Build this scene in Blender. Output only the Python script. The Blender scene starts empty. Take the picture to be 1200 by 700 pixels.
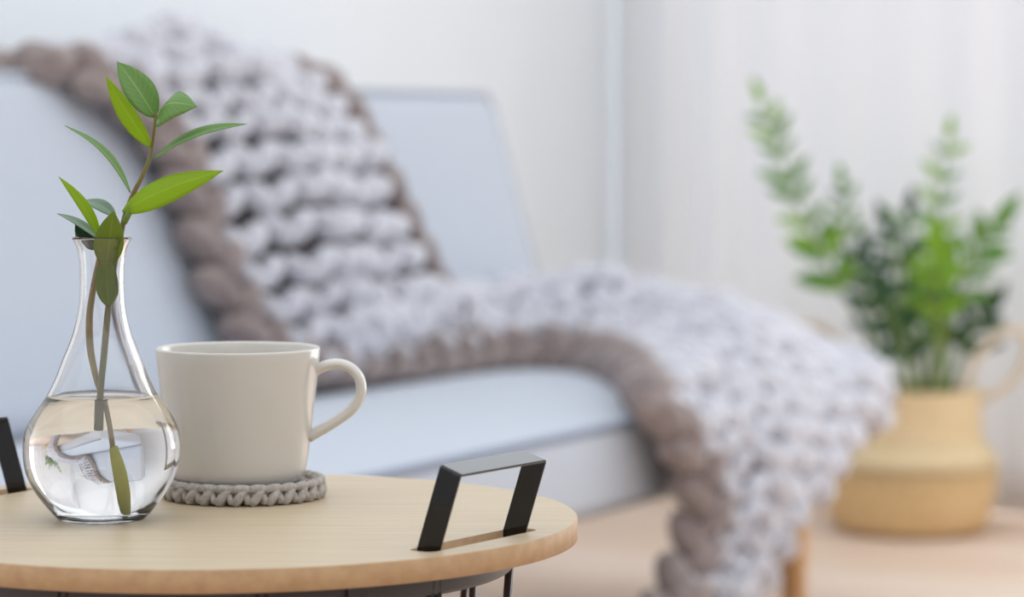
import bpy, bmesh, math, random
import numpy as np
from mathutils import Vector, Matrix, Euler

# ------------------------------------------------------------------ camera, light, exposure
SC = bpy.context.scene
COL = SC.collection
random.seed(7)
PI = math.pi
H = 0.773                      # eye height
FPX = 3400.0                   # focal length in pixels of the 1200 px wide frame
cam = bpy.data.cameras.new('camera')
cam.sensor_width = 36.0
cam.lens = FPX / 1200.0 * 36.0
cam.shift_y = -200.0 / 1200.0  # horizon at row 150
cam.clip_start = 0.05
cam.dof.use_dof = True
cam.dof.focus_distance = 1.545
cam.dof.aperture_fstop = 6.9
cam_o = bpy.data.objects.new('camera', cam)
cam_o.location = (0, 0, H)
cam_o.rotation_euler = (PI / 2, 0, 0)
COL.objects.link(cam_o)
SC.camera = cam_o

world = bpy.data.worlds.new('world')
SC.world = world
world.use_nodes = True
bg = world.node_tree.nodes['Background']
bg.inputs[0].default_value = (0.92, 0.96, 1.0, 1)
bg.inputs[1].default_value = 1.22

# room frame: direction of the sofa / left wall (DV) and of the depth behind the sofa (PV)
DV = Vector((0.46, 0.888, 0)).normalized()
PV = Vector((-DV.y, DV.x, 0))
CORNER = Vector((0.221, 6.247, 0))        # room corner on the floor
ROTZ = math.atan2(DV.y, DV.x)

def room(s, q, z):                         # s along the right wall away from the corner, q out into the room
    return CORNER - PV * s - DV * q + Vector((0, 0, z))

win = bpy.data.lights.new('window_daylight', 'AREA')
win.shape = 'RECTANGLE'
win.size = 3.9
win.size_y = 2.3
win.energy = 60
win.color = (0.97, 0.985, 1.0)
win_o = bpy.data.objects.new('window_daylight', win)
win_o.location = room(1.95, -0.30, 1.25)
# area lights shine along local -Z; aim along -DV (into the room)
win_o.rotation_euler = (-DV).to_track_quat('-Z', 'Y').to_euler()
COL.objects.link(win_o)

vs = SC.view_settings
vs.view_transform = 'Standard'
vs.look = 'None'
vs.exposure = 0.22
vs.gamma = 1.0
vs.use_curve_mapping = False

# ------------------------------------------------------------------ helpers
def tag(o, label=None, cat=None, group=None, kind=None):
    if label: o['label'] = label
    if cat: o['category'] = cat
    if group: o['group'] = group
    if kind: o['kind'] = kind
    return o

def empty(name, loc=(0, 0, 0), rz=0.0):
    o = bpy.data.objects.new(name, None)
    o.location = loc
    o.rotation_euler = (0, 0, rz)
    o.empty_display_size = 0.02
    COL.objects.link(o)
    return o

def link(name, me, mat, parent=None, smooth=True):
    o = bpy.data.objects.new(name, me)
    mats = mat if isinstance(mat, (list, tuple)) else [mat]
    for m in mats:
        me.materials.append(m)
    if smooth:
        me.polygons.foreach_set('use_smooth', [True] * len(me.polygons))
    COL.objects.link(o)
    if parent: o.parent = parent
    return o

class MB:
    """collects geometry for one mesh"""
    def __init__(self):
        self.v = []; self.f = []; self.m = []
    def add(self, vs, fs, mi=0):
        k = len(self.v)
        self.v.extend([tuple(p) for p in vs])
        self.f.extend([tuple(i + k for i in f) for f in fs])
        self.m.extend([mi] * len(fs))
        return self
    def box(self, lo, hi, mi=0, M=None):
        x0, y0, z0 = lo; x1, y1, z1 = hi
        vs = [Vector(p) for p in ((x0,y0,z0),(x1,y0,z0),(x1,y1,z0),(x0,y1,z0),(x0,y0,z1),(x1,y0,z1),(x1,y1,z1),(x0,y1,z1))]
        if M is not None: vs = [M @ p for p in vs]
        return self.add(vs, [(0,3,2,1),(4,5,6,7),(0,1,5,4),(1,2,6,5),(2,3,7,6),(3,0,4,7)], mi)
    def tube(self, pts, rad, n=10, closed=False, flat=1.0, up=None, mi=0):
        pts = [Vector(p) for p in pts]
        N = len(pts)
        rs = rad if isinstance(rad, (list, tuple)) else [rad] * N
        T = []
        for i in range(N):
            if closed: t = pts[(i + 1) % N] - pts[i - 1]
            else: t = pts[min(i + 1, N - 1)] - pts[max(i - 1, 0)]
            T.append(t.normalized())
        u = Vector(up) if up is not None else Vector((0, 0, 1))
        if abs(u.dot(T[0])) > 0.95 and up is None: u = Vector((1, 0, 0))
        a = (u - T[0] * u.dot(T[0])).normalized()
        vs = []
        for i in range(N):
            src = Vector(up) if up is not None else a
            a = (src - T[i] * src.dot(T[i]))
            if a.length < 1e-6: a = T[i].orthogonal()
            a.normalize()
            b = T[i].cross(a)
            for k in range(n):
                th = 2 * PI * k / n
                vs.append(pts[i] + (a * math.cos(th) + b * math.sin(th) * flat) * rs[i])
        fs = []
        for i in range(N if closed else N - 1):
            j = (i + 1) % N
            for k in range(n):
                k2 = (k + 1) % n
                fs.append((i*n+k, i*n+k2, j*n+k2, j*n+k))
        if not closed:
            fs.append(tuple(range(n - 1, -1, -1)))
            fs.append(tuple((N - 1) * n + k for k in range(n)))
        return self.add(vs, fs, mi)
    def lathe(self, prof, n=64, c=(0, 0, 0), lobes=None, mi=0):
        """prof: (r, z) bottom-to-top outside; lobes(th, z) scales the radius"""
        vs = []; idx = []
        for (r, z) in prof:
            if r < 1e-7:
                idx.append([len(vs)] * n); vs.append((c[0], c[1], c[2] + z))
            else:
                row = []
                for k in range(n):
                    th = 2 * PI * k / n
                    rr = r * (lobes(th, z) if lobes else 1.0)
                    row.append(len(vs)); vs.append((c[0] + rr * math.cos(th), c[1] + rr * math.sin(th), c[2] + z))
                idx.append(row)
        fs = []
        for i in range(len(prof) - 1):
            A, B = idx[i], idx[i + 1]
            for k in range(n):
                k2 = (k + 1) % n
                q = [A[k], A[k2], B[k2], B[k]]
                q2 = []
                for e in q:
                    if e not in q2: q2.append(e)
                if len(q2) >= 3: fs.append(tuple(q2))
        return self.add(vs, fs, mi)
    def mesh(self, name):
        me = bpy.data.meshes.new(name)
        me.from_pydata(self.v, [], self.f)
        me.polygons.foreach_set('material_index', self.m)
        me.update()
        return me
    def build(self, name, mat, parent=None, smooth=True):
        return link(name, self.mesh(name), mat, parent, smooth)

def bevel(o, w, seg=3, ang=40):
    m = o.modifiers.new('bevel', 'BEVEL')
    m.width = w; m.segments = seg; m.limit_method = 'ANGLE'; m.angle_limit = math.radians(ang)
    return o

def catmull(P, n):
    """P: list of numpy vectors; returns n samples evenly by parameter"""
    P = [np.array(p, float) for p in P]
    Q = [2 * P[0] - P[1]] + P + [2 * P[-1] - P[-2]]
    out = []
    for i in range(n):
        t = i / (n - 1) * (len(P) - 1)
        k = min(int(t), len(P) - 2); t -= k
        a, b, c, d = Q[k:k + 4]
        out.append(0.5 * (2*b + (c - a)*t + (2*a - 5*b + 4*c - d)*t*t + (3*b - a - 3*c + d)*t*t*t))
    return out

# ------------------------------------------------------------------ materials
def lin(c):
    return tuple(((x / 255) / 12.92 if x / 255 <= 0.04045 else ((x / 255 + 0.055) / 1.055) ** 2.4) for x in c) + (1,)

def mat(name, rgb, rough=0.6, var=0.0, vscale=20.0, bump=0.0, bscale=200.0, stretch=(1, 1, 1), sheen=0.0, spec=0.5, metal=0.0, rgb2=None, detail=4.0, coat=0.0, sss=0.0):
    m = bpy.data.materials.new(name); m.use_nodes = True
    nt = m.node_tree; N = nt.nodes; L = nt.links
    p = N['Principled BSDF']
    p.inputs['Roughness'].default_value = rough
    p.inputs['Metallic'].default_value = metal
    p.inputs['Specular IOR Level'].default_value = spec
    p.inputs['Sheen Weight'].default_value = sheen
    p.inputs['Coat Weight'].default_value = coat
    tc = N.new('ShaderNodeTexCoord'); mp = N.new('ShaderNodeMapping')
    mp.inputs['Scale'].default_value = stretch
    L.new(tc.outputs['Object'], mp.inputs['Vector'])
    c1 = lin(rgb)
    if var > 0 or rgb2:
        nz = N.new('ShaderNodeTexNoise'); nz.inputs['Scale'].default_value = vscale; nz.inputs['Detail'].default_value = detail
        L.new(mp.outputs[0], nz.inputs['Vector'])
        cr = N.new('ShaderNodeValToRGB')
        c2 = lin(rgb2) if rgb2 else tuple(x * (1 - var) for x in c1[:3]) + (1,)
        cr.color_ramp.elements[0].position = 0.32; cr.color_ramp.elements[1].position = 0.68
        cr.color_ramp.elements[0].color = c2; cr.color_ramp.elements[1].color = c1
        L.new(nz.outputs['Fac'], cr.inputs[0]); L.new(cr.outputs[0], p.inputs['Base Color'])
    else:
        p.inputs['Base Color'].default_value = c1
    if bump > 0:
        nb = N.new('ShaderNodeTexNoise'); nb.inputs['Scale'].default_value = bscale; nb.inputs['Detail'].default_value = 3
        L.new(mp.outputs[0], nb.inputs['Vector'])
        b = N.new('ShaderNodeBump'); b.inputs['Strength'].default_value = bump; b.inputs['Distance'].default_value = 0.002
        L.new(nb.outputs['Fac'], b.inputs['Height']); L.new(b.outputs[0], p.inputs['Normal'])
    return m

def leaf_mat(name, rgb, rgb2, trans=0.45, vein=0.25, rough=0.32):
    m = bpy.data.materials.new(name); m.use_nodes = True
    nt = m.node_tree; N = nt.nodes; L = nt.links
    p = N['Principled BSDF']; out = N['Material Output']
    p.inputs['Roughness'].default_value = rough
    uv = N.new('ShaderNodeUVMap'); uv.uv_map = 'leaf'
    sp = N.new('ShaderNodeSeparateXYZ'); L.new(uv.outputs[0], sp.inputs[0])
    ab = N.new('ShaderNodeMath'); ab.operation = 'ABSOLUTE'; L.new(sp.outputs[0], ab.inputs[0])   # |across| 0..1
    # side veins: stripes of (along*9 - |across|*2)
    m1 = N.new('ShaderNodeMath'); m1.operation = 'MULTIPLY'; m1.inputs[1].default_value = 60; L.new(sp.outputs[1], m1.inputs[0])
    m2 = N.new('ShaderNodeMath'); m2.operation = 'MULTIPLY_ADD'; m2.inputs[1].default_value = -14; L.new(ab.outputs[0], m2.inputs[0]); L.new(m1.outputs[0], m2.inputs[2])
    sn = N.new('ShaderNodeMath'); sn.operation = 'SINE'; L.new(m2.outputs[0], sn.inputs[0])
    st = N.new('ShaderNodeMapRange'); st.inputs[1].default_value = 0.75; st.inputs[2].default_value = 1.0; st.inputs[3].default_value = 0; st.inputs[4].default_value = vein
    L.new(sn.outputs[0], st.inputs[0])
    mid = N.new('ShaderNodeMapRange'); mid.inputs[1].default_value = 0.0; mid.inputs[2].default_value = 0.09; mid.inputs[3].default_value = 0.8; mid.inputs[4].default_value = 0
    L.new(ab.outputs[0], mid.inputs[0])
    mx = N.new('ShaderNodeMath'); mx.operation = 'MAXIMUM'; L.new(st.outputs[0], mx.inputs[0]); L.new(mid.outputs[0], mx.inputs[1])
    nz = N.new('ShaderNodeTexNoise'); nz.inputs['Scale'].default_value = 60
    ad = N.new('ShaderNodeMath'); ad.operation = 'MULTIPLY_ADD'; ad.inputs[1].default_value = 0.5; ad.inputs[2].default_value = -0.15
    L.new(nz.outputs['Fac'], ad.inputs[0])
    su = N.new('ShaderNodeMath'); su.operation = 'ADD'; su.use_clamp = True; L.new(mx.outputs[0], su.inputs[0]); L.new(ad.outputs[0], su.inputs[1])
    mix = N.new('ShaderNodeMix'); mix.data_type = 'RGBA'
    mix.inputs[6].default_value = lin(rgb); mix.inputs[7].default_value = lin(rgb2)
    L.new(su.outputs[0], mix.inputs[0])
    L.new(mix.outputs[2], p.inputs['Base Color'])
    tr = N.new('ShaderNodeBsdfTranslucent'); L.new(mix.outputs[2], tr.inputs['Color'])
    ms = N.new('ShaderNodeMixShader'); ms.inputs[0].default_value = trans
    L.new(p.outputs[0], ms.inputs[1]); L.new(tr.outputs[0], ms.inputs[2]); L.new(ms.outputs[0], out.inputs['Surface'])
    return m

def glass_mat(name, ior, tint=(1, 1, 1, 1)):
    m = bpy.data.materials.new(name); m.use_nodes = True
    p = m.node_tree.nodes['Principled BSDF']
    p.inputs['Base Color'].default_value = tint
    p.inputs['Roughness'].default_value = 0.0
    p.inputs['IOR'].default_value = ior
    p.inputs['Transmission Weight'].default_value = 1.0
    return m

def curtain_mat():
    m = bpy.data.materials.new('sheer_curtain'); m.use_nodes = True
    nt = m.node_tree; N = nt.nodes; L = nt.links
    p = N['Principled BSDF']; p.inputs['Base Color'].default_value = lin((246, 246, 248)); p.inputs['Roughness'].default_value = 0.9
    tr = N.new('ShaderNodeBsdfTranslucent'); tr.inputs['Color'].default_value = lin((246, 246, 248))
    ms = N.new('ShaderNodeMixShader'); ms.inputs[0].default_value = 0.17
    L.new(p.outputs[0], ms.inputs[1]); L.new(tr.outputs[0], ms.inputs[2]); L.new(ms.outputs[0], N['Material Output'].inputs['Surface'])
    return m

M = {
 'wall': mat('wall_paint', (240, 244, 248), 0.9, var=0.02, vscale=3, bump=0.05, bscale=300),
 'greige': mat('greige_light_block', (200, 200, 203), 0.9, var=0.02, vscale=3),  # darker tone picked to dim the bounce off the two added walls
 'trim': mat('trim_paint', (245, 245, 245), 0.5),
 'plank': mat('floor_oak', (232, 208, 188), 0.55, rgb2=(216, 188, 164), vscale=4, stretch=(1, 9, 1), bump=0.05, bscale=80),
 'plank2': mat('floor_oak_pale', (238, 217, 200), 0.55, rgb2=(224, 199, 178), vscale=4, stretch=(1, 9, 1), bump=0.05, bscale=80),
 'gap': mat('floor_gap', (150, 120, 98), 0.8),
 'curtain': curtain_mat(),
 'fabric': mat('sofa_fabric', (198, 204, 214), 0.95, rgb2=(187, 194, 205), vscale=260, bump=0.35, bscale=900, sheen=0.15),
 'piping': mat('sofa_piping', (140, 149, 168), 0.95, bump=0.3, bscale=900),
 'under': mat('sofa_underside', (176, 180, 188), 0.95),
 'legwood': mat('leg_beech', (224, 178, 128), 0.45, rgb2=(204, 154, 104), vscale=9, stretch=(6, 6, 0.6)),
 'wool': mat('grey_wool', (214, 214, 221), 0.95, rgb2=(199, 198, 206), vscale=40, bump=0.5, bscale=260, sheen=0.35),
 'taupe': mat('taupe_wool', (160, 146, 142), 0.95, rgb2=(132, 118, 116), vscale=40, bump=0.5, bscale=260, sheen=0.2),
 'gapshade': mat('taupe_gap_shade', (86, 76, 78), 0.95, bump=0.5, bscale=200),  # dark tone painting in the shade deep between stitches
 'veneer': mat('oak_veneer', (205, 187, 158), 0.42, rgb2=(192, 171, 140), vscale=5, stretch=(2.0, 42, 1), detail=7),
 'edge': mat('board_edge', (200, 165, 125), 0.6, rgb2=(186, 150, 111), vscale=120),
 'black': mat('black_steel', (12, 11, 12), 0.10, spec=0.2, coat=1.0),
 'frame': mat('gunmetal_frame', (48, 42, 46), 0.4, spec=0.6),
 'china': mat('white_stoneware', (214, 209, 201), 0.14, spec=0.5, coat=0.3),
 'yarn': mat('coaster_yarn', (206, 199, 191), 0.95, rgb2=(180, 172, 164), vscale=400, bump=0.7, bscale=1400, sheen=0.2),
 'glass': glass_mat('clear_glass', 1.47),
 'water': glass_mat('clear_water', 1.33),
 'leafbright': leaf_mat('leaf_bright', (170, 200, 44), (192, 214, 84), 0.60, 0.12),
 'leafmid': leaf_mat('leaf_mid', (120, 164, 80), (172, 200, 136), 0.40, 0.20, 0.25),
 'leafdark': leaf_mat('leaf_dark', (34, 62, 34), (60, 92, 56), 0.2, 0.15, 0.35),
 'leafolive': leaf_mat('leaf_olive', (126, 148, 40), (150, 168, 58), 0.4, 0.12),
 'leafsilver': leaf_mat('leaf_silver', (130, 156, 130), (166, 186, 160), 0.3, 0.15),
 'stembrown': mat('stem_brown', (128, 104, 66), 0.5, rgb2=(112, 120, 60), vscale=90),
 'stemtan': mat('stem_tan', (166, 148, 84), 0.5, rgb2=(140, 112, 70), vscale=70),
 'root': mat('stem_pale', (196, 196, 104), 0.5, rgb2=(176, 178, 84), vscale=60),
 'seagrass': mat('seagrass', (238, 208, 158), 0.85, rgb2=(214, 178, 126), vscale=70, bump=0.5, bscale=160, stretch=(1, 1, 3)),
 'seagrasspale': mat('seagrass_pale', (244, 222, 182), 0.85, rgb2=(226, 198, 152), vscale=70, bump=0.5, bscale=160, stretch=(1, 1, 3)),
 'rope': mat('handle_rope', (222, 205, 180), 0.9, bump=0.4, bscale=200),
 'soil': mat('soil', (60, 46, 36), 0.95, bump=0.8, bscale=60),
 'pot': mat('nursery_pot', (58, 52, 48), 0.6),
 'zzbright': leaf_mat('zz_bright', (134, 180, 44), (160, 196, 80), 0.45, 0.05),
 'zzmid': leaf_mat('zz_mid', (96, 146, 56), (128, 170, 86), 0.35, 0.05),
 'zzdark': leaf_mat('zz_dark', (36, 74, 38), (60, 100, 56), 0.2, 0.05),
 'zzstem': mat('zz_stem', (128, 150, 62), 0.5, rgb2=(98, 128, 50), vscale=30),
}

M['black'].node_tree.nodes['Principled BSDF'].inputs['Coat IOR'].default_value = 1.32
M['black'].node_tree.nodes['Principled BSDF'].inputs['Coat Roughness'].default_value = 0.08

# ------------------------------------------------------------------ setting
def wall_box(mb, s0, s1, q0, q1, z0, z1, mi=0):
    vs = [room(s, q, z) for z in (z0, z1) for (s, q) in ((s0, q0), (s1, q0), (s1, q1), (s0, q1))]
    mb.add(vs, [(0,3,2,1),(4,5,6,7),(0,1,5,4),(1,2,6,5),(2,3,7,6),(3,0,4,7)], mi)

fl = MB(); wall_box(fl, -0.1, 5.2, -0.1, 7.6, -0.06, -0.004)
floor = fl.build('floor', M['gap'], smooth=False); tag(floor, 'pale oak plank floor under the sofa and basket', kind='structure')
# planks run along the right wall
pw = 0.145
row = 0
plank_cache = {}
q = 0.0
rnd = random.Random(3)
while q < 7.5:
    s = -rnd.random() * 0.9
    while s < 5.1:
        s1 = s + rnd.choice((1.1, 1.35, 1.6))
        a, b = max(s, 0), min(s1, 5.1)
        if b - a > 0.03:
            mb = MB(); wall_box(mb, a + 0.001, b - 0.001, q + 0.001, q + pw - 0.001, -0.012, 0.0)
            mb.build('plank', M['plank' if rnd.random() < 0.55 else 'plank2'], floor, smooth=False)
        s = s1
    q += pw

mb = MB(); wall_box(mb, -0.12, 0.0, -0.12, 7.6, 0, 2.6)
tag(mb.build('wall_left', M['wall'], smooth=False), 'white painted wall behind the sofa', kind='structure')
# right wall with a window opening beyond the frame
mb = MB()
W0, W1, WZ0, WZ1 = 0.14, 3.9, 0.06, 2.40
wall_box(mb, 0, W0, -0.12, 0, 0, 2.6); wall_box(mb, W1, 5.2, -0.12, 0, 0, 2.6)
wall_box(mb, W0, W1, -0.12, 0, 0, WZ0); wall_box(mb, W0, W1, -0.12, 0, WZ1, 2.6)
tag(mb.build('wall_right', M['wall'], smooth=False), 'white wall behind the potted plant', kind='structure')
mb = MB()
for a, b in ((W0, W0 + .06), (W1 - .06, W1), ((W0 + W1) / 2 - .03, (W0 + W1) / 2 + .03)):
    wall_box(mb, a, b, -0.09, -0.03, WZ0, WZ1)
wall_box(mb, W0, W1, -0.09, -0.03, WZ0, WZ0 + .06); wall_box(mb, W0, W1, -0.09, -0.03, WZ1 - .06, WZ1)
tag(mb.build('window_1', M['trim'], smooth=False), 'white window frame right of the curtain', kind='structure')
mb = MB(); wall_box(mb, 5.2, 5.32, -0.12, 7.72, 0, 2.6)  # unseen wall, added to hold back light from the right
tag(mb.build('light_block_right', M['greige'], smooth=False), 'greige unseen wall added across from the sofa to cut side light', kind='structure')
mb = MB(); wall_box(mb, -0.12, 5.2, 7.6, 7.72, 0, 2.6)  # also added out of view, to dim light from the camera side
tag(mb.build('light_block_back', M['greige'], smooth=False), 'greige unseen wall added at the near end to cut front light', kind='structure')
mb = MB(); wall_box(mb, 0.0, 0.014, 0.014, 7.5, 0.0, 0.08)
tag(bevel(mb.build('baseboard_left', M['trim'], smooth=False), .004), 'white baseboard behind the sofa', kind='structure')
mb = MB(); wall_box(mb, 0.014, 5.1, 0.0, 0.014, 0.0, 0.08)
tag(bevel(mb.build('baseboard_right', M['trim'], smooth=False), .004), 'white baseboard under the curtain', kind='structure')

# sheer curtain along the right wall
cur = empty('curtain', room(0.9, 0.09, 0), 0)
tag(cur, 'white sheer curtain hanging in soft folds behind the potted plant', 'curtain')
mb = MB()
NS, NZ = 220, 24
S0, S1 = 0.02, 1.66
vs = []
for j in range(NZ + 1):
    zz = 0.008 + (2.45 - 0.008) * j / NZ
    for i in range(NS + 1):
        s = S0 + (S1 - S0) * i / NS
        am = 0.016 + 0.010 * math.sin(s * 7.3)
        qq = 0.09 + am * math.sin(s * 2 * PI / 0.13 + 0.7 * math.sin(s * 5)) * (0.75 + 0.25 * math.cos(zz * 2.0 + s * 3))
        e_ = min(1.0, (s - S0) / 0.30); qq = 0.018 + (qq - 0.018) * e_ * (2 - e_)
        vs.append(room(s, qq, zz) - room(0.9, 0.09, 0))
fs = [(j*(NS+1)+i, j*(NS+1)+i+1, (j+1)*(NS+1)+i+1, (j+1)*(NS+1)+i) for j in range(NZ) for i in range(NS)]
mb.add(vs, fs)
o = mb.build('curtain_panel', M['curtain'], cur)
sm = o.modifiers.new('thickness', 'SOLIDIFY'); sm.thickness = 0.0012
mb = MB(); mb.tube([room(0.05, 0.09, 2.46) - room(0.9, 0.09, 0), room(1.7, 0.09, 2.46) - room(0.9, 0.09, 0)], 0.012, 12)
mb.build('curtain_rod', M['trim'], cur)

# ------------------------------------------------------------------ sofa
SO = Vector((0.562, 4.664, 0))
sofa = empty('sofa', SO, ROTZ)
tag(sofa, 'light blue-grey fabric sofa with beech legs, draped with a chunky knit throw', 'sofa')

def soft_slab(name, x0, x1, y0, y1, z0, z1, crown, bev, parent, material, Mx=None, nx=28, ny=12):
    bm = bmesh.new()
    grid = {}
    cx, cy = (x0 + x1) / 2, (y0 + y1) / 2
    def top(x, y):
        a = abs(2 * (x - cx) / (x1 - x0)); b = abs(2 * (y - cy) / (y1 - y0))
        return z1 + crown * (1 - a ** 6) * (1 - b ** 3)
    xs = [x0 + (x1 - x0) * i / nx for i in range(nx + 1)]; ys = [y0 + (y1 - y0) * j / ny for j in range(ny + 1)]
    T = [[bm.verts.new((x, y, top(x, y))) for y in ys] for x in xs]
    B = [[bm.verts.new((x, y, z0)) for y in ys] for x in xs]
    for i in range(nx):
        for j in range(ny):
            bm.faces.new((T[i][j], T[i+1][j], T[i+1][j+1], T[i][j+1]))
            bm.faces.new((B[i][j], B[i][j+1], B[i+1][j+1], B[i+1][j]))
    for i in range(nx):
        bm.faces.new((B[i][0], B[i+1][0], T[i+1][0], T[i][0]))
        bm.faces.new((B[i+1][ny], B[i][ny], T[i][ny], T[i+1][ny]))
    for j in range(ny):
        bm.faces.new((B[0][j+1], B[0][j], T[0][j], T[0][j+1]))
        bm.faces.new((B[nx][j], B[nx][j+1], T[nx][j+1], T[nx][j]))
    if Mx is not None: bm.transform(Mx)
    me = bpy.data.meshes.new(name); bm.to_mesh(me); bm.free()
    o = link(name, me, material, parent)
    bevel(o, bev, 4, 50)
    return o

SL = 2.06
seat = soft_slab('seat', -SL, 0.0, 0.0, 0.56, 0.265, 0.380, 0.022, 0.022, sofa, M['fabric'])
# welt along the top edge of the seat
mb = MB()
wy, wz = 0.004, 0.377
loop = [(-SL + .02, wy, wz), (-0.03, wy, wz), (-0.012, 0.010, wz), (-0.004, 0.03, wz), (-0.004, 0.5, wz)]
dense = []
for i in range(len(loop) - 1):
    a, b = Vector(loop[i]), Vector(loop[i + 1]); n = 24 if i == 0 else 4
    dense += [a.lerp(b, k / n) for k in range(n)]
dense.append(Vector(loop[-1]))
mb.tube(dense, 0.0055, 8)
mb.build('piping', M['piping'], seat)
# backrest: two leaning cushions meeting under the throw
lean = math.atan2(0.131, 0.463)
blen = 0.47
def back_matrix(dz=0.0):
    # local slab: x along sofa, y up the back, z outward (towards the sitter)
    ez = Vector((0, -math.cos(lean), math.sin(lean)))
    ey = Vector((0, math.sin(lean), math.cos(lean)))
    ex = ey.cross(ez)
    m = Matrix(((ex.x, ey.x, ez.x, 0), (ex.y, ey.y, ez.y, 0.531), (ex.z, ey.z, ez.z, 0.388 + dz), (0, 0, 0, 1)))
    return m
b1 = soft_slab('backrest', -0.86, 0.0, 0.0, blen, -0.115, -0.006, 0.012, 0.035, sofa, M['fabric'], back_matrix(), 16, 10)
b2 = soft_slab('backrest', -SL, -0.865, 0.0, blen + 0.012, -0.115, -0.006, 0.012, 0.035, sofa, M['fabric'], back_matrix(), 20, 10)
for b, xa, xb in ((b1, -0.855, -0.01), (b2, -SL + .01, -0.87)):
    mb = MB(); bmx = back_matrix()
    L_ = blen + (0.012 if b is b2 else 0)
    pts = [bmx @ Vector((xa, L_ - .006, -.010)), bmx @ Vector((xb - .02, L_ - .006, -.010)), bmx @ Vector((xb, L_ - .03, -.012)), bmx @ Vector((xb, 0.03, -.012))]
    if b is b1: mb.tube(pts, 0.004, 8)
    else: mb.tube(pts[:2], 0.004, 8)
    mb.build('piping', M['fabric'], b)
mb = MB(); mb.box((-SL + .06, .06, .248), (-.06, .54, .268)); mb.build('base_frame', M['under'], sofa, False)
def sofa_leg(x, y, dx, dy):
    mb = MB()
    p0 = Vector((x + dx * .03, y + dy * .03, 0.0)); p1 = Vector((x, y, 0.262))
    mb.tube([p0.lerp(p1, t) for t in (0, .02, .3, .7, 1)], [.0165, .0185, .0225, .0295, .0335], 20)
    mb.build('leg', M['legwood'], sofa)
sofa_leg(-0.115, 0.075, 0.1, -0.1); sofa_leg(-SL + .14, .075, -.6, -.4); sofa_leg(-.95, .48, .0, .3); sofa_leg(-SL + .14, .48, -.5, .5)

# ------------------------------------------------------------------ chunky knit throw
throw = empty('knit_throw', SO, ROTZ)
tag(throw, 'chunky grey knit throw with taupe border, draped over sofa back and seat corner', 'throw')
ST = [  # near border, far border, bulge vector
 ((-1.36,.815,.62), (-.76,.80,.62), (0,.0,0)),
 ((-1.34,.80,.76),  (-.78,.79,.76), (0,.01,0)),
 ((-1.30,.72,.840), (-.78,.71,.845), (0,0,.030)),
 ((-1.23,.635,.840), (-.68,.628,.836), (0,-.02,.024)),
 ((-1.115,.600,.77), (-.600,.600,.765), (0,-.035,.012)),
 ((-1.065,.562,.635), (-.545,.564,.64), (0,-.04,.012)),
 ((-1.03,.525,.515), (-.48,.530,.52), (0,-.04,.02)),
 ((-.93,.490,.44), (-.40,.515,.465), (0,-.03,.04)),
 ((-.65,.478,.425), (-.24,.535,.475), (0,0,.04)),
 ((-.43,.465,.420), (-.11,.52,.465), (0,0,.05)),
 ((-.36,.38,.420), (-.01,.39,.440), (0,0,.068)),
 ((-.42,.25,.420), (.03,.22,.410), (0,0,.075)),
 ((-.66,.08,.420), (.03,.06,.380), (0,0,.060)),
 ((-.865,-.030,.395), (-.02,-.045,.340), (0,-.02,.035)),
 ((-.80,-.060,.305), (-.38,-.08,.268), (0,-.05,.01)),
 ((-.80,-.065,.21), (-.64,-.085,.185), (0,-.04,0)),
 ((-.90,-.065,.12), (-.79,-.085,.11), (0,-.02,0)),
 ((-.99,-.065,.045), (-.89,-.080,.045), (0,-.01,0)),
]
NV = 400
Ls = np.array(catmull([s[0] for s in ST], NV)); Rs = np.array(catmull([s[1] for s in ST], NV)); Bs = np.array(catmull([s[2] for s in ST], NV))
mid = (Ls + Rs) / 2 + Bs
arc = np.concatenate([[0], np.cumsum(np.linalg.norm(np.diff(mid, axis=0), axis=1))])
TOT = arc[-1]
def throw_pt(u, a):
    """u 0..1 across, a = arc length along the middle"""
    k = np.interp(a, arc, np.arange(NV))
    i = min(int(k), NV - 2); t = k - i
    L_ = Ls[i] * (1 - t) + Ls[i+1] * t; R_ = Rs[i] * (1 - t) + Rs[i+1] * t; B_ = Bs[i] * (1 - t) + Bs[i+1] * t
    uu = min(max(u, 0), 1)
    prof = math.sin(PI * uu ** 1.15) ** 0.7
    w = 0.010 * math.sin(u * 11 + a * 5.0) + 0.008 * math.sin(a * 17 + u * 4)
    n = B_ / (np.linalg.norm(B_) + 1e-6)
    return L_ + (R_ - L_) * u + B_ * prof + n * w * prof
def throw_frame(u, a, e=0.012):
    p = throw_pt(u, a)
    tu = throw_pt(min(u + .03, 1), a) - throw_pt(max(u - .03, 0), a)
    tv = throw_pt(u, min(a + e, TOT)) - throw_pt(u, max(a - e, 0))
    tu = tu / np.linalg.norm(tu); tv = tv / np.linalg.norm(tv)
    n = np.cross(tv, tu); n = n / (np.linalg.norm(n) + 1e-9)
    return p, tu, tv, n
# which way is outward: check on the seat
_p, _a, _b, _n = throw_frame(.5, TOT * .6)
SGN = 1.0 if _n[2] > 0 else -1.0

# unit pod (puffy yarn strand) used for every stitch
def pod(n=10, m=7):
    vs = []; fs = []
    for i in range(n + 1):
        s = -1 + 2 * i / n
        r = max(1 - abs(s) ** 2.4, 0.0) ** 0.6
        for k in range(m):
            th = 2 * PI * k / m
            vs.append((r * math.cos(th), s, r * math.sin(th)))
    for i in range(n):
        for k in range(m):
            k2 = (k + 1) % m
            fs.append((i*m+k, i*m+k2, (i+1)*m+k2, (i+1)*m+k))
    return np.array(vs), fs
PV_, PF_ = pod()
def place_pod(mb, c, ax, ay, az, sx, sy, sz):
    V = c + np.outer(PV_[:, 0] * sx, ax) + np.outer(PV_[:, 1] * sy, ay) + np.outer(PV_[:, 2] * sz, az)
    mb.add(V.tolist(), PF_)

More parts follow.
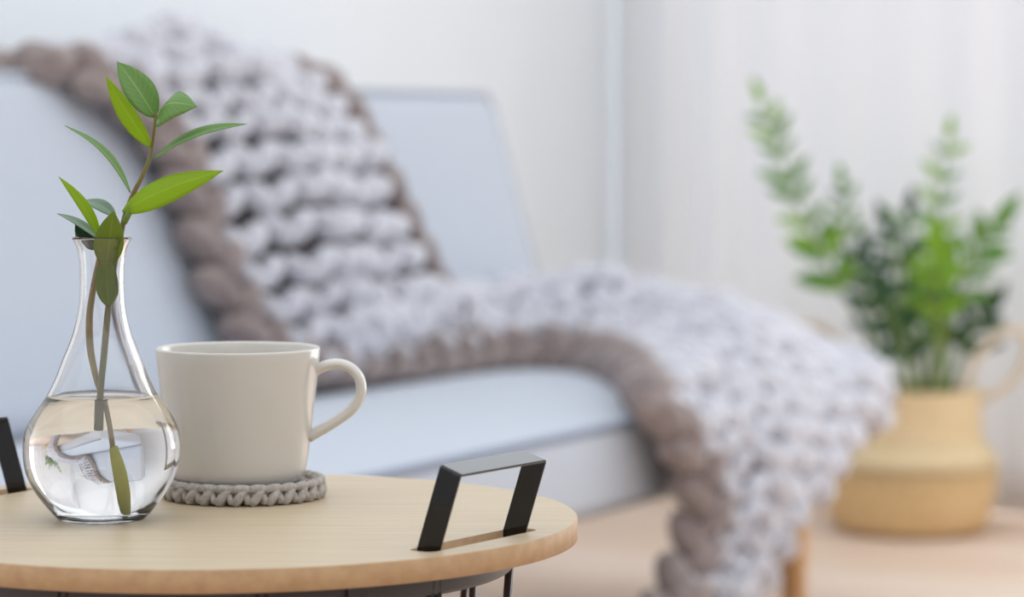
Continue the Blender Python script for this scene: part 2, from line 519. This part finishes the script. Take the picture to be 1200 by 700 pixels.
# backing sheet: its dark colour stands in for shade in the stitch gaps
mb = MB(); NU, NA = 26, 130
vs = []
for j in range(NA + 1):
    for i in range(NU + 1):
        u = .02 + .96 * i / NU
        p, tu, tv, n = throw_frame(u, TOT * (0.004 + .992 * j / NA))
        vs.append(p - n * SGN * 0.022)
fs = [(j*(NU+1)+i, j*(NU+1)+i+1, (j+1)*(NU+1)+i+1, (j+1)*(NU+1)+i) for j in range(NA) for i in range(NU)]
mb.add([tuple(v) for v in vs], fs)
o = mb.build('gap_shade', M['gapshade'], throw)

rk = random.Random(11)
ROW = 0.055
rows = int((TOT - 0.02) / ROW)
for r in range(rows):
    a = 0.02 + r * ROW
    L0, R0 = throw_pt(0, a), throw_pt(1, a)
    wdt = sum(np.linalg.norm(throw_pt((k + 1) / 12, a) - throw_pt(k / 12, a)) for k in range(12))
    n_st = max(4, int(round((wdt - 0.06) / 0.080)))
    mb = MB()
    off = 0.5 * (r % 2)
    for c in range(n_st):
        u = (c + 0.5) / n_st
        u = 0.035 + u * 0.93
        p, tu, tv, n = throw_frame(u, a)
        n = n * SGN
        # row direction may fan: use across/along, orthogonalised
        tv2 = tv - tu * float(tv @ tu); tv2 /= np.linalg.norm(tv2)
        half = min(wdt / n_st / 2, 0.042)
        jit = rk.uniform(-.009, .009)
        p = p + tu * rk.uniform(-.006, .006) + tv2 * rk.uniform(-.006, .006)
        for sd in (-1, 1):
            cpt = p + tu * sd * half * 0.50 + n * (0.004 + jit)
            ay = tv2 * math.cos(.72) - tu * sd * math.sin(.72); ax = np.cross(ay, n); ax /= np.linalg.norm(ax)
            place_pod(mb, cpt, ax, ay, n, half * rk.uniform(.37, .46), ROW * rk.uniform(.52, .62), 0.029)
    mb.build('knit_row', M['wool'], throw)

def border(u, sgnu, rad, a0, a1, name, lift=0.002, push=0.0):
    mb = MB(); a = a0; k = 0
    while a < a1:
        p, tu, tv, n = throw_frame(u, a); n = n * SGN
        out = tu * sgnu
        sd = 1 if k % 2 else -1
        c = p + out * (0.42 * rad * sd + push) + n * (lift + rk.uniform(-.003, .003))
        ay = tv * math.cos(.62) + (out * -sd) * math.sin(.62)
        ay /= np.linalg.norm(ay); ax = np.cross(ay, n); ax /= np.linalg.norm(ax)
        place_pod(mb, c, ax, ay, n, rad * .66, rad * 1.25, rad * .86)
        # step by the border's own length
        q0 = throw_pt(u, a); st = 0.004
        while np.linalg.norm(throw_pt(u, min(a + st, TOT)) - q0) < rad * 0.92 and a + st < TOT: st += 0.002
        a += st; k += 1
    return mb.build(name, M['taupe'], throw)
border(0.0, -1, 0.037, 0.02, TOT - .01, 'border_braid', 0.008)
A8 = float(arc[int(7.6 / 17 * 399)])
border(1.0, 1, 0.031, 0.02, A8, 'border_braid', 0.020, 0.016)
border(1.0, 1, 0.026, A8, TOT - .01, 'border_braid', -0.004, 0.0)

# ------------------------------------------------------------------ tray table
HT = 0.21
TZ = H - HT
TC = Vector((-0.158, 1.571, 0))
TR = 0.1935
table = empty('tray_table', (TC.x, TC.y, 0))
tag(table, 'round oak tray table with two black strap handles and dark wire frame', 'side table')
HA = math.radians(-33.5)          # direction of the near handle
HB = math.radians(152.5)          # direction of the far handle
TH = 0.0115
def slot_loop(sign):
    ang = HA if sign > 0 else HB; hd = Vector((math.cos(ang), math.sin(ang), 0)); cd = Vector((-hd.y, hd.x, 0))
    c = hd * 0.1665
    L2, w2 = 0.049, 0.0078
    pts = []
    for (sx, sy) in ((1, 1), (-1, 1), (-1, -1), (1, -1)):
        cc = c + cd * sx * (L2 - .005) + hd * sy * (w2 - .005)
        a0 = math.atan2(sy, sx)
        q0 = {(1, 1): 0, (-1, 1): PI/2, (-1, -1): PI, (1, -1): 3*PI/2}[(sx, sy)]
        for k in range(5):
            th = q0 + k * PI / 8
            pts.append(cc + cd * math.cos(th) * .005 + hd * math.sin(th) * .005)
    return pts
NT = 160
ch = 0.0006
bm = bmesh.new()
def ring_at(R, z): return [bm.verts.new((R * math.cos(2*PI*k/NT), R * math.sin(2*PI*k/NT), z)) for k in range(NT)]
def loop_at(pts, z): return [bm.verts.new((p.x, p.y, z)) for p in pts]
def edges(vs): return [bm.edges.get((vs[i], vs[(i+1) % len(vs)])) or bm.edges.new((vs[i], vs[(i+1) % len(vs)])) for i in range(len(vs))]
zt, zb = TZ, TZ - TH
S1_, S2_ = slot_loop(1), slot_loop(-1)
rt, rt2, rb = ring_at(TR - ch, zt), ring_at(TR, zt - ch), ring_at(TR, zb)
t1, t2 = loop_at(S1_, zt), loop_at(S2_, zt)
u1, u2 = loop_at(S1_, zb), loop_at(S2_, zb)
g = bmesh.ops.triangle_fill(bm, use_beauty=True, use_dissolve=False, edges=edges(rt) + edges(t1) + edges(t2), normal=(0, 0, 1))
for e in g['geom']:
    if isinstance(e, bmesh.types.BMFace): e.material_index = 0
g = bmesh.ops.triangle_fill(bm, use_beauty=True, use_dissolve=False, edges=edges(rb) + edges(u1) + edges(u2), normal=(0, 0, -1))
for e in g['geom']:
    if isinstance(e, bmesh.types.BMFace): e.material_index = 1
def skirt(A, B, mi, smooth=True):
    for i in range(len(A)):
        j = (i + 1) % len(A)
        f = bm.faces.new((A[i], A[j], B[j], B[i])); f.material_index = mi; f.smooth = smooth
skirt(rt2, rt, 1); skirt(rb, rt2, 1); skirt(t1, u1, 1); skirt(t2, u2, 1)
bmesh.ops.recalc_face_normals(bm, faces=bm.faces)
me = bpy.data.meshes.new('tabletop'); bm.to_mesh(me); bm.free()
link('tabletop', me, [M['veneer'], M['edge']], table, smooth=False)

def strap_handle(sign):
    ang = HA if sign > 0 else HB; hd = Vector((math.cos(ang), math.sin(ang), 0)); cd = Vector((-hd.y, hd.x, 0))
    phi = math.radians(18.5)
    up = (Vector((0, 0, 1)) * math.cos(phi) + hd * math.sin(phi)); wd = (hd * math.cos(phi) - Vector((0, 0, 1)) * math.sin(phi))
    base = hd * 0.1655 + Vector((0, 0, TZ))
    hl, w, lo, hi, tk = 0.0395, 0.0066, -0.0135, 0.0425, 0.0014
    # U profile in (cd, up): outer and inner outline with small bend radius
    outer = [(-hl, lo), (-hl, hi - .0015), (-hl + .0004, hi - .0005), (-hl + .0015, hi), (hl - .0015, hi), (hl - .0004, hi - .0005), (hl, hi - .0015), (hl, lo)]
    inner = [(-hl + tk, lo), (-hl + tk, hi - tk), (-hl + tk, hi - tk), (-hl + tk, hi - tk), (hl - tk, hi - tk), (hl - tk, hi - tk), (hl - tk, hi - tk), (hl - tk, lo)]
    inner[1] = (-hl + tk, hi - tk - .0008); inner[3] = (-hl + tk + .0008, hi - tk); inner[4] = (hl - tk - .0008, hi - tk); inner[6] = (hl - tk, hi - tk - .0008)
    mb = MB(); n = len(outer); vs = []
    for sgn in (-1, 1):
        for P in (outer, inner):
            for (a, b) in P: vs.append(base + cd * a + up * b + wd * w * sgn)
    o0, i0, o1, i1 = 0, n, 2*n, 3*n
    fs = []
    for k in range(n - 1):
        fs += [(o0+k, o0+k+1, o1+k+1, o1+k), (i0+k+1, i0+k, i1+k, i1+k+1), (o0+k+1, o0+k, i0+k, i0+k+1), (o1+k, o1+k+1, i1+k+1, i1+k)]
    fs += [(o0, o1, i1, i0), (o0+n-1, i0+n-1, i1+n-1, o1+n-1)]
    mb.add(vs, fs)
    # welded feet that hook under the board
    o = mb.build('handle', M['black'], table, smooth=False)
    bmm = bmesh.new(); bmm.from_mesh(o.data); bmesh.ops.recalc_face_normals(bmm, faces=bmm.faces); bmm.to_mesh(o.data); bmm.free()
    bevel(o, .0003, 2, 30)
strap_handle(1); strap_handle(-1)
# wire frame
RT, RB_ = 0.158, 0.128
zr = TZ - TH
mb = MB()
n = 96
prof = [(RT - .0035, zr - .015), (RT + .0005, zr - .015), (RT + .0015, zr - .013), (RT + .0015, zr - .002), (RT + .0005, zr), (RT - .0035, zr), (RT - .0035, zr - .015)]
mb.lathe(prof, n); mb.build('top_ring', M['frame'], table)
for (rr, z, nm) in ((RB_, 0.006, 'base_ring'), (0.139, 0.18, 'middle_ring')):
    mb = MB(); mb.tube([(rr * math.cos(2*PI*k/72), rr * math.sin(2*PI*k/72), z) for k in range(72)], 0.004 if z < .1 else .0028, 10, closed=True)
    mb.build(nm, M['frame'], table)
NR = 10
for k in range(NR):
    th = 2 * PI * (k + 0.86) / NR
    for sd in (-1, 1):
        th2 = th + sd * PI / NR; tha = th + sd * 0.012
        p0 = Vector((RT * math.cos(tha), RT * math.sin(tha), zr - .003)); p1 = Vector((RB_ * math.cos(th2), RB_ * math.sin(th2), .006))
        mb = MB(); mb.tube([p0, p0.lerp(p1, .5), p1], 0.0021, 8); mb.build('rod', M['frame'], table)
for k in range(4):    # clips that hold the board on the ring
    th = HA - .45 + k * PI / 2
    mb = MB(); Mx = Matrix.Rotation(th, 4, 'Z')
    mb.box((RT + .0012, -.006, zr - .013), (RT + .0035, .006, zr + .0002), M=Mx)
    bevel(mb.build('clip', M['frame'], table, False), .0006, 2)

def on_table(px, py):
    Y = FPX * HT / (py - 150.0)
    return Vector(((px - 600) / FPX * Y, Y, TZ))

# ------------------------------------------------------------------ crocheted coaster
CO = Vector(((286 - 600) / FPX * 1.6504, 1.6504, TZ))
coaster = empty('coaster', CO)
tag(coaster, 'round crocheted grey yarn coaster under the white mug', 'coaster')
yr = 0.0024
def ring_stitches(R, z0, hgt, nst, name, rad):
    for k in range(nst):
        mb = MB()
        th = 2 * PI * k / nst
        er = Vector((math.cos(th), math.sin(th), 0)); et = Vector((-er.y, er.x, 0)); ez = Vector((0, 0, 1))
        w = 2 * PI * R / nst
        base = er * R + ez * z0
        # slanting post: thick strand from the table up over the edge, leaning to the next stitch
        P = catmull([base + et * (-.12 * w) - er * .004 + ez * 0.0024, base + et * (-.30 * w) + er * .0012 + ez * (hgt * .22), base + et * (-.08 * w) + er * .0022 + ez * (hgt * .55),
                     base + et * (.22 * w) + er * .0006 + ez * (hgt * .9), base + et * (.45 * w) - er * .004 + ez * (hgt * .97)], 12)
        mb.tube(P, [rad * s for s in (.8, 1, 1.05, 1.08, 1.1, 1.1, 1.08, 1.05, 1.0, .95, .85, .7)], 8)
        P = catmull([base + et * (.30 * w) - er * .003 + ez * 0.0024, base + et * (.42 * w) + er * .001 + ez * (hgt * .28), base + et * (.30 * w) + er * .001 + ez * (hgt * .55), base + et * (-.10 * w) - er * .002 + ez * (hgt * .82)], 10)
        mb.tube(P, rad * .85, 8)
        # chain loop along the top edge
        P = catmull([base + et * (-.65 * w) - er * .0005 + ez * (hgt * .92), base + et * (-.2 * w) + er * .0016 + ez * (hgt * 1.0), base + et * (.3 * w) + er * .0008 + ez * (hgt * .98), base + et * (.62 * w) - er * .0024 + ez * (hgt * .88)], 10)
        mb.tube(P, [rad * s for s in (.6, .8, .92, 1, 1, 1, 1, .92, .8, .6)], 8)
        mb.build(name, M['yarn'], coaster)
ring_stitches(0.0425, 0, 0.0098, 29, 'stitch', yr)
mb = MB()
pts = []
for k in range(620):
    R = 0.0375 * (1 - k / 640); th = k * 2 * PI / 84 * (1 + 0.0)
    pts.append((R * math.cos(th), R * math.sin(th), 0.0048 + 0.0010 * math.sin(th * 14)))
mb.tube(pts, 0.0040, 7)
mb.build('spiral_round', M['yarn'], coaster)

# ------------------------------------------------------------------ mug
MU = Vector(((278.8 - 600) / FPX * 1.6504, 1.6504, TZ + 0.0093))
mug = empty('mug', MU)
tag(mug, 'white stoneware mug with looped handle, standing on the crocheted coaster', 'mug')
mh = (H - 257.0 / FPX * 1.6504) - MU.z
out_p = [(0, .0012), (.030, .0012), (.0315, 0), (.0335, 0), (.0362, .0012), (.0380, .0040), (.0390, .008)]
for k in range(1, 12):
    t = k / 12; out_p.append((.0390 + (.04685 - .0390) * (t ** 0.9), .008 + (mh - .0095) * t))
out_p += [(.04690, mh - .0014), (.04670, mh - .0004), (.0460, mh), (.0452, mh - .0004), (.0446, mh - .0015)]
for k in range(11, 0, -1):
    t = k / 12; out_p.append((.0368 + (.0446 - .0368) * (t ** 0.9), .010 + (mh - .0115) * t))
out_p += [(.0362, .0085), (.0340, .006), (.028, .005), (0, .0048)]
mb = MB(); mb.lathe(out_p, 96); mb.build('body', M['china'], mug)
hp = [(361, 441), (372, 433), (386, 427.5), (400, 427), (413, 433), (422, 446), (422.5, 463), (413, 479), (398, 491), (380, 502), (361, 512)]
hpts = [Vector(((px - 278.8) / FPX * 1.6504, 0, (H - (py - 150) / FPX * 1.6504) - MU.z)) for px, py in hp]
hpts = [Vector(p) for p in catmull(hpts, 44)]
mb = MB(); mb.tube(hpts, [0.0030 + .0008 * (abs(i - 22) / 22) ** 6 for i in range(44)], 16, flat=1.75, up=None)
mb.v = [tuple(v) for v in mb.v]
mb.build('handle', M['china'], mug)

# ------------------------------------------------------------------ glass vase with water
VY = 1.5556
VS = VY / FPX
VC = Vector(((119.5 - 600) * VS, VY, TZ))
vase = empty('glass_vase', VC)
tag(vase, 'clear panelled glass bud vase half filled with water', 'vase')
VP = [(609, 49.5), (604, 55), (596, 62), (586, 70.5), (573, 80), (559, 87), (545, 91.5), (528, 93.2), (512, 92.5), (497, 88), (480, 77.5), (461, 64.5), (442, 55), (423, 47.5), (405, 40), (390, 34.5), (370, 29.5), (352, 27), (332, 26), (314, 26.2), (300, 27.6), (291, 29.5), (284, 32.5), (280, 34.8)]
Pz = [np.array([w * VS, (609 - y) * VS]) for y, w in VP]
Po = catmull(Pz, 90)
def lobes(th, z):
    k = max(0.0, min(1.0, (0.125 - z) / 0.06)) * min(1.0, 0.35 + z / 0.02)
    c = math.cos(6 * (th + 0.48))
    return 1.0 + 0.014 * k * (abs(c) ** 0.8 * (1 if c > 0 else -1)) - 0.006 * k
def inner_of(P, t):
    out = []
    for i in range(len(P)):
        a, b = P[max(i - 1, 0)], P[min(i + 1, len(P) - 1)]
        tg = (b - a) / np.linalg.norm(b - a); out.append(P[i] - np.array([tg[1], -tg[0]]) * t)
    return out
Pi_ = inner_of(Po, 0.0019)
base_t = 0.0058
Pin = [p for p in Pi_ if p[1] > base_t]
r_in0 = Pin[0][0]
glass_prof = [(0, 0.0012), (.012, 0.0010), (.0195, 0.0), (Po[0][0], 0.0004)] + [tuple(p) for p in Po[1:]] + [(Po[-1][0] + .0001, Po[-1][1] + .0007), (Po[-1][0] - .0009, Po[-1][1] + .0011)] + [tuple(p) for p in Pin[::-1]] + [(r_in0 - .002, base_t - .0008), (r_in0 * .5, base_t - .0010), (0, base_t - .0006)]
mb = MB(); mb.lathe(glass_prof, 144, lobes=lobes); vo = mb.build('body', M['glass'], vase)
WL = (609 - 462) * VS
water_p = [(0, base_t - .0012), (r_in0 * .5, base_t - .0016), (r_in0 - .0015, base_t - .0014)]
Pw = inner_of(Po, 0.0015)
for p in Pw:
    if base_t + .0003 < p[1] < WL: water_p.append((p[0], p[1]))
rl = water_p[-1][0]
water_p += [(rl - .0006, WL - .0004), (rl - .0016, WL - .0012), (rl - .006, WL - .0016), (0, WL - .0016)]
mb = MB(); mb.lathe(water_p, 144, lobes=lobes)
wo = mb.build('water', M['water']); wo.location = VC
tag(wo, 'clear water filling the lower half of the glass vase', 'water')

# ------------------------------------------------------------------ leaves
def leaf_mesh(name, base, tip, width, normal, bend=0.12, cup=0.18, twist=0.0, taper=0.85, nl=18, nw=6):
    base, tip = Vector(base), Vector(tip); nrm = Vector(normal)
    ax = tip - base; ln = ax.length; axn = ax.normalized()
    nrm = (nrm - axn * nrm.dot(axn)).normalized()
    side = axn.cross(nrm)
    vs = []; uvs = []
    for i in range(nl + 1):
        s = i / nl
        c = base + ax * s + nrm * (bend * ln * math.sin(PI * s))
        w = width * 0.5 * (math.sin(PI * s ** taper) ** 0.85 if 0 < s < 1 else 0.0) + width * .012 * (1 - s)
        if s > .86: w = max(w, 0) * (1 - 0.25 * (s - .86) / .14)
        tw = twist * (s - .3)
        sd = side * math.cos(tw) + nrm * math.sin(tw); nn = nrm * math.cos(tw) - side * math.sin(tw)
        for j in range(nw + 1):
            v = -1 + 2 * j / nw
            vs.append(c + sd * (w * v) + nn * (cup * w * abs(v) ** 1.3))
            uvs.append((v, s))
    fs = [(i*(nw+1)+j, i*(nw+1)+j+1, (i+1)*(nw+1)+j+1, (i+1)*(nw+1)+j) for i in range(nl) for j in range(nw)]
    me = bpy.data.meshes.new(name); me.from_pydata([tuple(v) for v in vs], [], fs)
    ul = me.uv_layers.new(name='leaf')
    for lp in me.loops: ul.data[lp.index].uv = uvs[lp.vertex_index]
    me.update()
    return me

def vpt(px, py, dy=0.0):      # a point of the sprig, relative to the vase foot
    Y = VY + dy
    return Vector(((px - 600) / FPX * Y, Y, H - (py - 150) / FPX * Y)) - VC

def add_leaf(parent, m, b, t, w, nrm, **kw):
    me = leaf_mesh('leaf', vpt(*b), vpt(*t), w * VS, nrm, **kw)
    o = link('leaf', me, M[m], parent)
    sm = o.modifiers.new('thickness', 'SOLIDIFY'); sm.thickness = 0.00035
    return o

cut = empty('plant_cutting', VC)
tag(cut, 'tall leafy green cutting rising from the glass vase', 'plant')
mb = MB()
stem_pts = catmull([vpt(183, 132), vpt(180, 160), vpt(176, 183), vpt(167, 206, .001), vpt(155, 230, .002), vpt(146, 255, .003), vpt(139, 290, .004), vpt(131, 330, .003), vpt(126, 370, .0), vpt(121.5, 420, -.003), vpt(117.5, 462, -.004), vpt(116, 512, -.004)], 60)
mb.tube(stem_pts, [0.0009 + 0.0009 * min(1, i / 45) for i in range(60)], 10)
mb.build('stem', M['stembrown'], cut)
FRONT = (0, -1, 0)
add_leaf(cut, 'leafmid', (182, 138, .001), (137, 72, .004), 37, (0.35, -1, 0.35), bend=.06, cup=.25, taper=.80)
add_leaf(cut, 'leafmid', (184, 137, -.001), (231, 125, -.018), 50, (0.05, -.9, 0.7), bend=.24, cup=-.25, taper=.72)
add_leaf(cut, 'leafbright', (177, 173, -.001), (124, 89, -.012), 23, (-.3, -1, -.1), bend=.05, cup=.25)
add_leaf(cut, 'leafmid', (179, 187, 0), (289, 145, -.015), 24, (-.15, -.5, .95), bend=.07, cup=.3)
add_leaf(cut, 'leafmid', (153, 226, 0), (76, 147, .006), 18, (.55, -.28, .75), bend=.10, cup=.3)
add_leaf(cut, 'leafbright', (143, 248, -.001), (262, 200, -.014), 33, (-.1, -1, .35), bend=.10, cup=-.22, taper=.8)
# petiole sheath seen below the big leaf
mb = MB(); mb.tube(catmull([vpt(158, 238, -.002), vpt(151, 250, -.002), vpt(146, 262, -.001)], 8), [.0008, .0012, .0016, .0018, .0018, .0017, .0015, .0012], 10)
mb.build('sheath', M['zzstem'], cut)

cut2 = empty('plant_cutting', VC)
tag(cut2, 'short leafy cutting leaning left at the mouth of the glass vase', 'plant')
mb = MB()
sp2 = catmull([vpt(124, 268, -.001), vpt(117, 300, -.001), vpt(108, 345, .002), vpt(104.5, 375, .003), vpt(106, 410, .003), vpt(113, 445, .0), vpt(119, 466, -.002), vpt(124, 500, -.004), vpt(128, 530, -.004)], 50)
mb.tube(sp2, [0.0010 + 0.0010 * math.sin(PI * min(1, i / 40)) for i in range(50)], 10)
mb.build('stem', M['stemtan'], cut2)
mb = MB()
mb.tube(catmull([vpt(128, 524, -.004), vpt(134, 548, -.004), vpt(139, 572, -.003), vpt(143, 597, -.002)], 16), [.0009 + .0025 * math.sin(PI * (0.10 + .80 * i / 15)) for i in range(16)], 12, flat=.6)
mb.build('stem_base', M['root'], cut2)
add_leaf(cut2, 'leafbright', (118, 280, 0), (69, 207, -.010), 15, (.4, -.8, .5), bend=.09, cup=.3)
add_leaf(cut2, 'leafsilver', (136, 254, .006), (97, 235, .016), 19, (.2, -.7, .8), bend=.10, cup=.2)
add_leaf(cut2, 'leafsilver', (117, 281, .004), (67, 250, .012), 15, (.3, -.45, .9), bend=.06, cup=.25)
add_leaf(cut2, 'leafdark', (112, 292, .009), (88, 262, .012), 22, (.1, -1, .3), bend=.05, cup=.1)
add_leaf(cut2, 'leafolive', (124, 316, -.006), (133, 247, -.011), 34, (.05, -1, .12), bend=.02, cup=.2, taper=.9)
add_leaf(cut2, 'leafolive', (127, 360, -.004), (123, 296, -.007), 25, (.1, -1, .05), bend=.03, cup=.2, taper=.8)

# ------------------------------------------------------------------ belly basket
BY = 5.566
BS = BY / FPX
BC = Vector(((1066 - 600) * BS, BY, 0))
basket = empty('belly_basket', BC)
tag(basket, 'folded seagrass belly basket holding the green potted plant', 'basket')
def ribbed(P, n, amp):
    D = catmull([np.array(p) for p in P], n); out = []
    for i, p in enumerate(D):
        a, b = D[max(i - 1, 0)], D[min(i + 1, n - 1)]
        tg = (b - a) / np.linalg.norm(b - a)
        out.append(tuple(p + np.array([tg[1], -tg[0]]) * amp * (1 if i % 2 else -1)))
    return out
low = ribbed([(.122, .004), (.142, .012), (.156, .045), (.164, .085), (.167, .112), (.165, .124)], 26, .0016)
upp = ribbed([(.160, .122), (.168, .130), (.165, .145), (.150, .163), (.139, .178), (.136, .225), (.138, .268)], 36, .0016)
innr = [(.140, .272), (.134, .275), (.129, .270), (.128, .2), (.135, .16), (.150, .13), (.155, .08), (.140, .02), (0, .014)]
mb = MB(); mb.lathe([(0, .002), (.11, .002)] + low, 72); mb.build('lower_belly', M['seagrass'], basket)
mb = MB(); mb.lathe(upp + innr, 72); mb.build('upper_body', M['seagrasspale'], basket)
for sd in (1, -1):          # soft rope loops standing up at the sides
    hpx = catmull([(.098, -.062, .258), (.104, -.062, .300), (.128, -.064, .350), (.168, -.066, .388), (.206, -.062, .384), (.216, -.056, .345), (.196, -.048, .300), (.158, -.044, .268), (.134, -.040, .255)], 40)
    mb = MB(); mb.tube([(p[0] * sd, p[1] * sd, p[2]) for p in hpx], 0.0085, 10); mb.build('handle', M['rope'], basket)

# ------------------------------------------------------------------ potted plant in the basket
plant = empty('potted_plant', BC + Vector((0, 0, 0.0)))
tag(plant, 'green potted plant with feathery upright fronds standing in the seagrass basket', 'plant')
mb = MB(); mb.lathe([(0, .018), (.085, .018), (.092, .03), (.112, .235), (.117, .236), (.117, .25), (.110, .25), (.106, .232), (0, .23)], 48)
mb.build('nursery_pot', M['pot'], plant)
mb = MB(); mb.lathe([(.107, .236), (.08, .242), (.04, .246), (0, .247)][::1], 40); mb.build('soil', M['soil'], plant)
unit = {}
for key in ('zzbright', 'zzmid', 'zzdark'):
    me = leaf_mesh('leaf', (0, 0, 0), (1, 0, 0), 0.36, (0, 0, 1), bend=.06, cup=.22, taper=.8, nl=8, nw=4)
    me.materials.append(M[key]); me.polygons.foreach_set('use_smooth', [True] * len(me.polygons)); unit[key] = me
def bpt(px, py, dy): 
    return Vector(((px - 1066) * BS, dy, (628 - py) * BS * 0.988))
fr = random.Random(5)
def frond(pts, npair, ln, key, start=.35, r0=.0075, tipleaf=1.0, spread=.95, key2=None):
    C_ = catmull([bpt(*p) for p in pts], 40)
    mb = MB(); mb.tube(C_, [r0 * (1 - .72 * i / 39) for i in range(40)], 8)
    st = mb.build('frond', M['zzstem'], plant)
    def put(k, dirv, nrm, L_):
        me = unit[key2 if (key2 and fr.random() < .4) else key]
        o = bpy.data.objects.new('leaf', me); COL.objects.link(o); o.parent = st
        x = dirv.normalized(); z = (nrm - x * nrm.dot(x)).normalized(); y = z.cross(x)
        R = Matrix((x, y, z)).transposed().to_4x4()
        o.matrix_local = Matrix.Translation(Vector(C_[k])) @ R @ Matrix.Diagonal((L_, L_, L_, 1))
    for j in range(npair):
        t = start + (0.97 - start) * j / max(1, npair - 1)
        k = min(38, int(t * 39))
        T = (Vector(C_[min(k + 2, 39)]) - Vector(C_[max(k - 2, 0)])).normalized()
        sidev = T.cross(Vector((0, -1, 0.15))).normalized()
        for sd in (-1, 1):
            dv = T * .62 + sidev * sd * spread * fr.uniform(.75, 1.1) + Vector((0, fr.uniform(-.45, .35), fr.uniform(-.1, .15)))
            put(k, dv, Vector((fr.uniform(-.4, .4), -1, fr.uniform(.2, .9))), ln * fr.uniform(.8, 1.1) * (1 - .35 * t ** 3))
    T = (Vector(C_[39]) - Vector(C_[35])).normalized()
    put(39, T, Vector((.2, -1, .4)), ln * tipleaf)
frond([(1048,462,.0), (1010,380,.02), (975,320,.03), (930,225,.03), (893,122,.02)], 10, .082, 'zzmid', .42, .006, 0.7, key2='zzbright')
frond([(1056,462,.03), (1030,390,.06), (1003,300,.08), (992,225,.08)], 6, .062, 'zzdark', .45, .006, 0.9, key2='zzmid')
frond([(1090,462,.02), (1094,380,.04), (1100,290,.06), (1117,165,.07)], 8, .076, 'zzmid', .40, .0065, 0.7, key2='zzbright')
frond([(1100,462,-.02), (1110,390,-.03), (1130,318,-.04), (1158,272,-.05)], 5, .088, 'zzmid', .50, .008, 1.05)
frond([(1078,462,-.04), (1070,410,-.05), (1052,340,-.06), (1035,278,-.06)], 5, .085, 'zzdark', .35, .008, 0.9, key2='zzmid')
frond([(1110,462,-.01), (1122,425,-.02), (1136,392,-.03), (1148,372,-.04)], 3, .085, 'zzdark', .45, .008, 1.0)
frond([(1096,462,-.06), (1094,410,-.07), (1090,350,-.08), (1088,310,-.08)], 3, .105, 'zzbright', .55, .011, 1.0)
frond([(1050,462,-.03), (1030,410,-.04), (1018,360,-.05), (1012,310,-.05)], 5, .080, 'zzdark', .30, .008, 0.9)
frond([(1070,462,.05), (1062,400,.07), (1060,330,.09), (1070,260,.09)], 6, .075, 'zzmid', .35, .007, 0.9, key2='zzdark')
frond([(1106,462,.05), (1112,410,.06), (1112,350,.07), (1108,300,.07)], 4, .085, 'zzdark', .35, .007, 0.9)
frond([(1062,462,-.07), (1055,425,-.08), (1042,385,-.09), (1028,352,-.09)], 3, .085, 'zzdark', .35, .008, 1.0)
